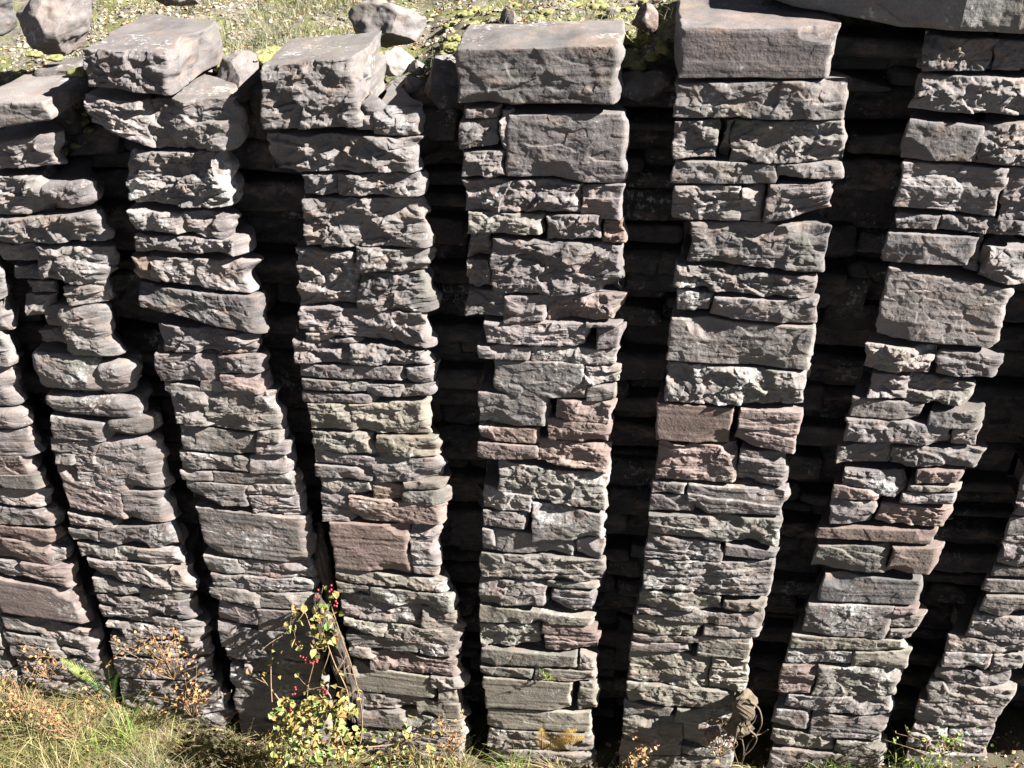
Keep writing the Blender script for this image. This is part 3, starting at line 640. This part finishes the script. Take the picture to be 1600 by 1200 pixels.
# grass on the lower bank: tangled clumps, thick at the left, thin towards the right
xg0 = float(_gp[2, 0])-1.2
def dens_low(x, y):
    px = np.clip((x-xg0)/(4.6-xg0), 0, 1); cl = fbm(np.stack([x*1.7, y*1.7, x*0], 1), 91, 3)
    return np.clip((1.05-1.2*px)+.35*cl, .34, 1)*np.clip((-.05-y)/.15+.5, .25, 1)
C = ground_pts(950, xg0, 4.4, -1.9, .12, dens_low)
k = R.integers(28, 80, len(C)); ci = np.repeat(np.arange(len(C)), k); n = len(ci)
B = C[ci].copy(); B[:, :2] += R.normal(0, .045, (n, 2))
hc = R.uniform(.16, .50, len(C))*np.where(C[:, 1] < -.5, 1.25, 1)*np.where(C[:, 0] > 0, .6, 1); lc = R.normal(0, .5, (len(C), 2))+np.array([.1, -.2])
hh = hc[ci]*R.uniform(.45, 1.15, n); ln = lc[ci]+R.normal(0, .6, (n, 2))
V, F = blades(B, hh, np.where(R.random(n) < .25, R.uniform(.009, .016, n), R.uniform(.004, .008, n)), ln, R)
props(mesh_np('grass', V, F, GRASS), kind='stuff')
B = ground_pts(9000, xg0, 4.4, -1.9, .25, dens_low); n = len(B)
V, F = blades(B, R.uniform(.05, .16, n), R.uniform(.004, .008, n), R.normal(0, .8, (n, 2)), R)
props(mesh_np('grass', V, F, GRASS), kind='stuff')
# litter and low weeds on the same bank
B = ground_pts(5500, xg0, 4.4, -1.9, .3)
V, F = leaves(B+np.array([0, 0, .02]), R.uniform(.02, .06, len(B)), R, .5)
props(mesh_np('leaf_litter', V, F, LITTER), kind='stuff')
# grass, litter and moss on the terrace
def terr_pts(n, x0, x1, y0, y1, dens=None):
    x = R.uniform(x0, x1, n); y = R.uniform(y0, y1, n)
    if dens is not None:
        k = R.random(n) < dens(x, y); x, y = x[k], y[k]
    return np.stack([x, y, z_terr(x, y)+.035*fbm(np.stack([x*3.5, y*3.5, x*0], 1), 3, 4)-.008], 1)
gxa, gxb = float(at_px(300, 60, 1.0).x), float(at_px(540, 60, 1.0).x)
def dens_t(x, y):
    c = fbm(np.stack([x*2.2, y*2.2, x*0], 1), 33, 3)
    return np.clip(np.where((x > gxa) & (x < gxb), .85, .08)+.5*c, .02, 1)
B = terr_pts(30000, -5.2, 2.2, .75, 4.5, dens_t); n = len(B)
V, F = blades(B, R.uniform(.05, .20, n), R.uniform(.003, .007, n), R.normal(0, .7, (n, 2)), R)
props(mesh_np('dry_grass', V, F, DRYGRASS), kind='stuff')
B = terr_pts(8500, -5.2, 2.2, .62, 4.5)
V, F = leaves(B+np.array([0, 0, .015]), R.uniform(.015, .05, len(B)), R, .45)
props(mesh_np('fallen_leaves', V, F, LITTER), kind='stuff')
# moss cushions: small bumpy domes
def moss(name, centres, rad, seed):
    V0, F0 = ico(3); k = V0[:, 2] > -.45; L = []
    for c, r in zip(centres, rad):
        v = V0*np.array([r*R.uniform(.8, 1.3), r*R.uniform(.8, 1.3), r*R.uniform(.35, .6)])
        nn = V0*(fbm(v*60+c, seed, 2)*.007+fbm(v*18+c, seed+2, 2)*.02*min(1, r/.04))[:, None]
        L.append((v+nn+c, F0))
    V, F = join(L); o = mesh_np(name, V, F, MOSS, None, True); o['kind'] = 'stuff'; return o
mp = []
for (x0, x1, y0, y1, Ya, Yb, n) in ((690, 1040, 2, 95, .8, 2.0, 190), (690, 740, 25, 75, .9, 1.3, 40), (0, 110, 85, 150, .6, .9, 90), (340, 500, 50, 110, .75, 1.1, 80), (940, 1040, 60, 130, .62, .8, 22), (100, 150, 110, 270, .5, .62, 16), (140, 330, 20, 60, 1.1, 1.5, 20)):
    for _ in range(n):
        p = on_y(R.uniform(x0, x1), R.uniform(y0, y1), R.uniform(Ya, Yb)); mp.append((p[0], p[1], float(z_terr(p[0], max(p[1], .62)))+.0 if p[1] > .61 else p[2]))
moss('moss_cushions', np.array(mp), R.uniform(.02, .06, len(mp)), 4)

# loose gravel on the terrace
V0, F0 = ico(2); B = terr_pts(1500, -5.2, 2.2, .84, 4.0); L = []
for c in B:
    r = R.uniform(.008, .032); v = V0*np.array([r, r*R.uniform(.6, 1), r*R.uniform(.4, .8)]); nrm = R.normal(size=3); nrm /= np.linalg.norm(nrm)
    v = v-nrm*(np.maximum(v@nrm-.4*r, 0))[:, None]; a = R.uniform(0, 6.3); v = v@np.array([[cos(a), sin(a), 0], [-sin(a), cos(a), 0], [0, 0, 1]])
    L.append((v+c+np.array([0, 0, .01]), F0))
props(mesh_np('gravel', *join(L), STONE), kind='stuff', color=(.14, .125, .115))
# single plants ----------------------------------------------------
def plant(name, label, cat, base, parts, group=None):
    e = empty(name, base, label, cat, group)
    for nm, (V, F), mat in parts:
        o = mesh_np(nm, V, F, mat, e)
        if nm == 'blades': o['kind'] = 'stuff'
    return e
def low_pt(px, Y):
    p = on_y(px, 1100, Y); x = float(p[0]); 
    for _ in range(6):
        z = float(z_low(np.array([x]), np.array([Y]))[0]); a = on_y(px, proj((x, Y, z))[1], Y); x = float(a[0])
    return Vector((x, Y, z))
def tuft(px, Y, label, mat, hmin, hmax, n, spread=.1, w=.009, lift=None):
    b = low_pt(px, Y) if lift is None else lift
    B = np.array(b)+np.concatenate([R.normal(0, spread*.4, (n, 2)), np.zeros((n, 1))], 1)
    P = blades(B, R.uniform(hmin, hmax, n), R.uniform(.6, 1.2, n)*w, R.normal(0, .45, (n, 2)), R, 6)
    return plant('grass_tuft', label, 'grass tuft', b, [('blades', P, mat)], 'grass tufts by the wall foot')
tuft(195, -.45, 'tall bright green grass tuft below the small fern', GREENGRASS, .35, .75, 80, .14)
tuft(150, -.6, 'long arching green grass tuft left of the tall bright one', GREENGRASS, .35, .6, 36, .14)
tuft(235, -.75, 'straw coloured grass tuft in front of the tall bright green one', DRYGRASS, .3, .62, 220, .32)
tuft(60, -.8, 'yellow green grass tuft near the lower left corner', GRASS, .3, .6, 200, .4)
tuft(810, -.12, 'short green grass tuft at the foot of the central pillar', GREENGRASS, .2, .42, 110, .22)
tuft(600, -.35, 'thin yellow green tuft on the bank right of the vine', GRASS, .12, .25, 50, .2)
tuft(1310, -.1, 'low green tuft at the foot of the pillar under the huge slab', GREENGRASS, .12, .3, 110, .3)
tuft(1430, -.1, 'low weedy tuft at the foot of the narrow right pillar', GREENGRASS, .14, .34, 130, .35)
tuft(855, 0, 'tiny yellow green tuft rooted in a joint of the central pillar', GREENGRASS, .04, .11, 50, .07, .007, at_px(857, 1058, -.03))
def fern(b, tips, label, mat, wid=.036):
    Ls, St = [], []
    for tip in tips:
        b0, t0 = np.array(b), np.array(tip); ts = np.linspace(0, 1, 26); hwl = .30/25; L = np.linalg.norm(t0-b0)
        mid = (b0+t0)/2+np.array([0, -.03, .22*L]); C = (1-ts)[:, None]**2*b0+2*((1-ts)*ts)[:, None]*mid+(ts**2)[:, None]*t0
        St.append(tube([C[0], C[8], C[17], C[25]], [.004, .003, .002, .001], 6))
        d = np.gradient(C, axis=0); d /= np.linalg.norm(d, axis=1)[:, None]; s = np.cross(d, (0, -.6, .8)); s /= np.linalg.norm(s, axis=1)[:, None]
        for sg in (-1, 1):
            for i in range(2, 26):
                w = wid*(sin(pi*min(1, (i/25)**.7*.97)))+.008; q = C[i]; e = q+sg*s[i]*w+d[i]*w*.35+np.array([0, 0, -.15*w]); hw = d[i]*L/25*.30
                Ls.append((np.array([q-hw, e-hw*.2, e+hw*.2, q+hw]), np.array([[0, 1, 2, 3]])))
    return plant('fern', label, 'fern', b, [('fronds', join(Ls), mat), ('stalks', join(St), TWIG)], 'ferns at the wall foot')
b = at_px(178, 1092, -.12); fern(b, [at_px(170, 1038, -.16), at_px(186, 1052, -.2), at_px(160, 1072, -.25), at_px(120, 1048, -.15)], 'small bright green fern at the foot of the curving pillar', FERN)
b = at_px(848, 1172, -.1); fern(b, [at_px(912, 1152, -.14), at_px(846, 1138, -.12), at_px(900, 1140, -.1)], 'yellow autumn fern against the foot of the central pillar', YFERN, .055)
b = at_px(150, 1062, -.12); fern(b, [at_px(95, 1030, -.12), at_px(110, 1045, -.2), at_px(140, 1046, -.15)], 'pale green drooping fern left of the small bright fern', GREENGRASS, .04)

def weed(px, py0, py1, Y, label, n, mat, spread=.22, group='dry weeds by the wall foot', lf=.03, lm=WEEDLEAF):
    b = at_px(px, py0, Y); top = at_px(px, py1, Y); H = top.z-b.z; St, Lp = [], []
    for _ in range(n):
        t = np.array(b)+np.array([R.normal(0, spread), R.normal(0, spread*.5)-.03, H*R.uniform(.45, 1.05)]); m = (np.array(b)+t)/2+np.array([R.normal(0, .05), R.normal(0, .04), .03])
        St.append(tube([b, m, t], [.004, .003, .0012], 5))
        for _k in range(2):
            q = m+(t-m)*R.uniform(0, 1); e = q+R.normal(0, .07, 3)+np.array([0, 0, .03]); St.append(tube([q, (q+e)/2+R.normal(0, .008, 3), e], [.002, .0015, .0008], 5)); Lp += [e, q+(e-q)*.6]
    Lp = np.array(Lp); Lp = np.concatenate([Lp, Lp+R.normal(0, .025, Lp.shape)])
    return plant('dry_weed', label, 'weed', b, [('stems', join(St), TWIG), ('leaves', leaves(Lp, R.uniform(.6, 1.4, len(Lp))*lf, R, .8), lm)], group)
weed(272, 1062, 985, -.1, 'rusty brown dry weed against the curving pillar, above the grass', 22, TWIG)
weed(78, 1062, 1020, -.1, 'orange leaved weed at the foot of the pillar with the reddish slab', 9, TWIG, .08)
weed(300, 1120, 1050, -.2, 'wispy brown weed left of the gap with the dead trunk', 16, TWIG, .2)
weed(120, 1150, 1085, -.5, 'reddish brown weed among the grass at lower left', 20, TWIG, .3)
weed(40, 1130, 1060, -.4, 'dead stalks standing at the lower left edge', 16, TWIG, .25)
weed(700, 1185, 1120, -.12, 'pale dry stems at the foot of the pillar right of the vine', 10, TWIG, .15)
weed(1125, 1180, 1130, -.08, 'fine twiggy weed left of the root stump', 12, TWIG, .12)
weed(1470, 1180, 1140, -.12, 'thin green leaved weed at the lower right edge', 14, TWIG, .25, lm=GREENGRASS)
weed(990, 1198, 1160, -.1, 'small dry weed at the foot of the pillar left of the root stump', 9, TWIG, .15)

# dead trunk in the gap, with the vine on it
def trunk():
    b = at_px(552, 1112, -.14); e = empty('dead_trunk', b, 'weathered split dead trunk leaning in the gap, wrapped by the vine', 'dead trunk')
    A = [at_px(553, 1120, -.14), at_px(540, 1062, -.10), at_px(522, 1005, -.06), at_px(503, 955, .0), at_px(495, 925, .06)]
    V, F = tube(A, [.075, .075, .07, .062, .04], 22, .9, 3); mesh_np('trunk', V, F, DEADWOOD, e)
    B_ = [at_px(550, 1085, -.19), at_px(540, 1040, -.17), at_px(528, 995, -.13), at_px(520, 968, -.1)]
    V, F = tube(B_, [.034, .04, .034, .006], 12, .9, 5); mesh_np('splinter', V, F, DEADWOOD, e)
    C_ = [at_px(520, 960, .12), at_px(508, 900, .14), at_px(500, 850, .18), at_px(497, 815, .22)]
    V, F = tube(C_, [.06, .055, .05, .03], 10, .5, 7); mesh_np('dead_limb', V, F, DEADWOOD, e)
trunk()
def vine():
    b = at_px(500, 1165, -.35); e = empty('climbing_vine', b, 'yellowing vine with red berries climbing the dead trunk', 'vine')
    St, P, Bz = [], [], []
    routes = [[(505, 1170, -.4), (545, 1100, -.33), (520, 1030, -.25), (498, 960, -.15), (505, 915, -.15)], [(500, 1170, -.4), (480, 1090, -.3), (492, 1020, -.25), (478, 960, -.2), (462, 950, -.22)],
              [(560, 1185, -.3), (566, 1120, -.2), (552, 1050, -.24), (530, 985, -.22), (512, 930, -.15)], [(480, 1180, -.5), (440, 1100, -.35), (410, 1060, -.25), (402, 1050, -.2)], [(500, 1170, -.4), (600, 1165, -.2), (660, 1150, -.12), (690, 1130, -.1)],
              [(470, 1180, -.45), (430, 1130, -.4), (425, 1010, -.18), (450, 985, -.2), (455, 965, -.2)], [(540, 1180, -.35), (520, 1110, -.3), (500, 1085, -.3), (505, 1060, -.28)]]
    for r in routes:
        pts = [np.array(at_px(*q)) for q in r]; St.append(tube(pts, np.linspace(.007, .003, len(pts)), 6))
        for _ in range(9):
            i = R.integers(0, len(pts)-1); q = pts[i]+(pts[i+1]-pts[i])*R.random(); q2 = q+R.normal(0, .07, 3)+np.array([0, -.05, 0]); St.append(tube([q, (q+q2)/2+R.normal(0, .01, 3), q2], [.003, .002, .001], 5)); P.append(q2)
    def cl(x0, x1, y0, y1, Ya, Yb, n):
        for _ in range(n): P.append(np.array(at_px(R.uniform(x0, x1), R.uniform(y0, y1), R.uniform(Ya, Yb))))
    cl(488, 532, 915, 960, -.2, -.1, 12); cl(488, 525, 960, 1010, -.32, -.16, 40); cl(448, 475, 940, 1000, -.28, -.15, 12); cl(450, 512, 1005, 1040, -.32, -.18, 9)
    cl(415, 440, 1010, 1060, -.25, -.12, 8); cl(440, 560, 1090, 1190, -.75, -.3, 330); cl(420, 500, 1110, 1195, -.8, -.4, 130); cl(555, 680, 1140, 1195, -.45, -.12, 60); cl(630, 650, 1120, 1185, -.2, -.1, 9); cl(530, 545, 1095, 1130, -.3, -.2, 5)
    P = np.array(P)
    mesh_np('stems', *join(St), TWIG, e)
    V, F = leaves(P, R.uniform(.03, .085, len(P)), R, .75, .4, .8); mesh_np('leaves', V, F, VINE, e)
    V0, F0 = ico(2); first = None
    for px, py, Y, n in ((492, 1032, -.3, 14), (475, 1032, -.28, 6), (463, 1008, -.25, 4), (518, 925, -.18, 4), (508, 1082, -.32, 6), (525, 946, -.2, 4), (462, 1080, -.3, 4), (458, 1106, -.45, 4), (672, 1150, -.14, 7), (496, 928, -.18, 3)):
        c = np.array(at_px(px, py, Y))
        for _ in range(n):
            if first is None: first = mesh_np('berry', V0*.0105+np.array(e.location), F0, BERRY, e, True); o = first
            else: o = first.copy(); COL.objects.link(o); o.parent = e
            o.location = Vector(c+R.normal(0, .022, 3))-Vector(e.location)
vine()
# root stump at the foot of the gap
def stump():
    c = np.array(at_px(1163, 1108, -.15)); e = empty('root_stump', at_px(1163, 1175, -.15), 'broken root stump with trailing rootlets at the foot of the gap', 'root stump')
    ax = [c+np.array([.03, .50, -.22]), c+np.array([.01, .25, -.10]), c, c+np.array([-.002, -.025, .012])]
    V, F = tube(ax, [.10, .095, .088, .078], 18, .35, 4); mesh_np('trunk', V, F, BARK, e)
    m = [c+np.array([0, .06, -.03]), c+np.array([-.03, .02, -.18]), c+np.array([.01, .05, -.34]), c+np.array([.0, .09, -.46])]
    V, F = tube(m, [.07, .095, .085, .03], 14, .5, 8); mesh_np('burl', V, F, BARK, e)
    L = []
    for r in ([(1172, 1096), (1186, 1108), (1190, 1130), (1180, 1150), (1168, 1165), (1160, 1190)], [(1156, 1120), (1150, 1148), (1146, 1168), (1154, 1195)], [(1170, 1140), (1182, 1152), (1176, 1168), (1164, 1180)],
              [(1150, 1130), (1136, 1150), (1140, 1165)], [(1160, 1125), (1164, 1134), (1176, 1130), (1182, 1118)], [(1175, 1150), (1190, 1146), (1200, 1140)], [(1158, 1150), (1162, 1172), (1158, 1198)]):
        pts = [np.array(at_px(px, py, -.19+.03*R.normal())) for px, py in r]; L.append(tube(pts, np.linspace(.009, .004, len(pts)), 6))
    mesh_np('rootlets', *join(L), BARK, e)
stump()
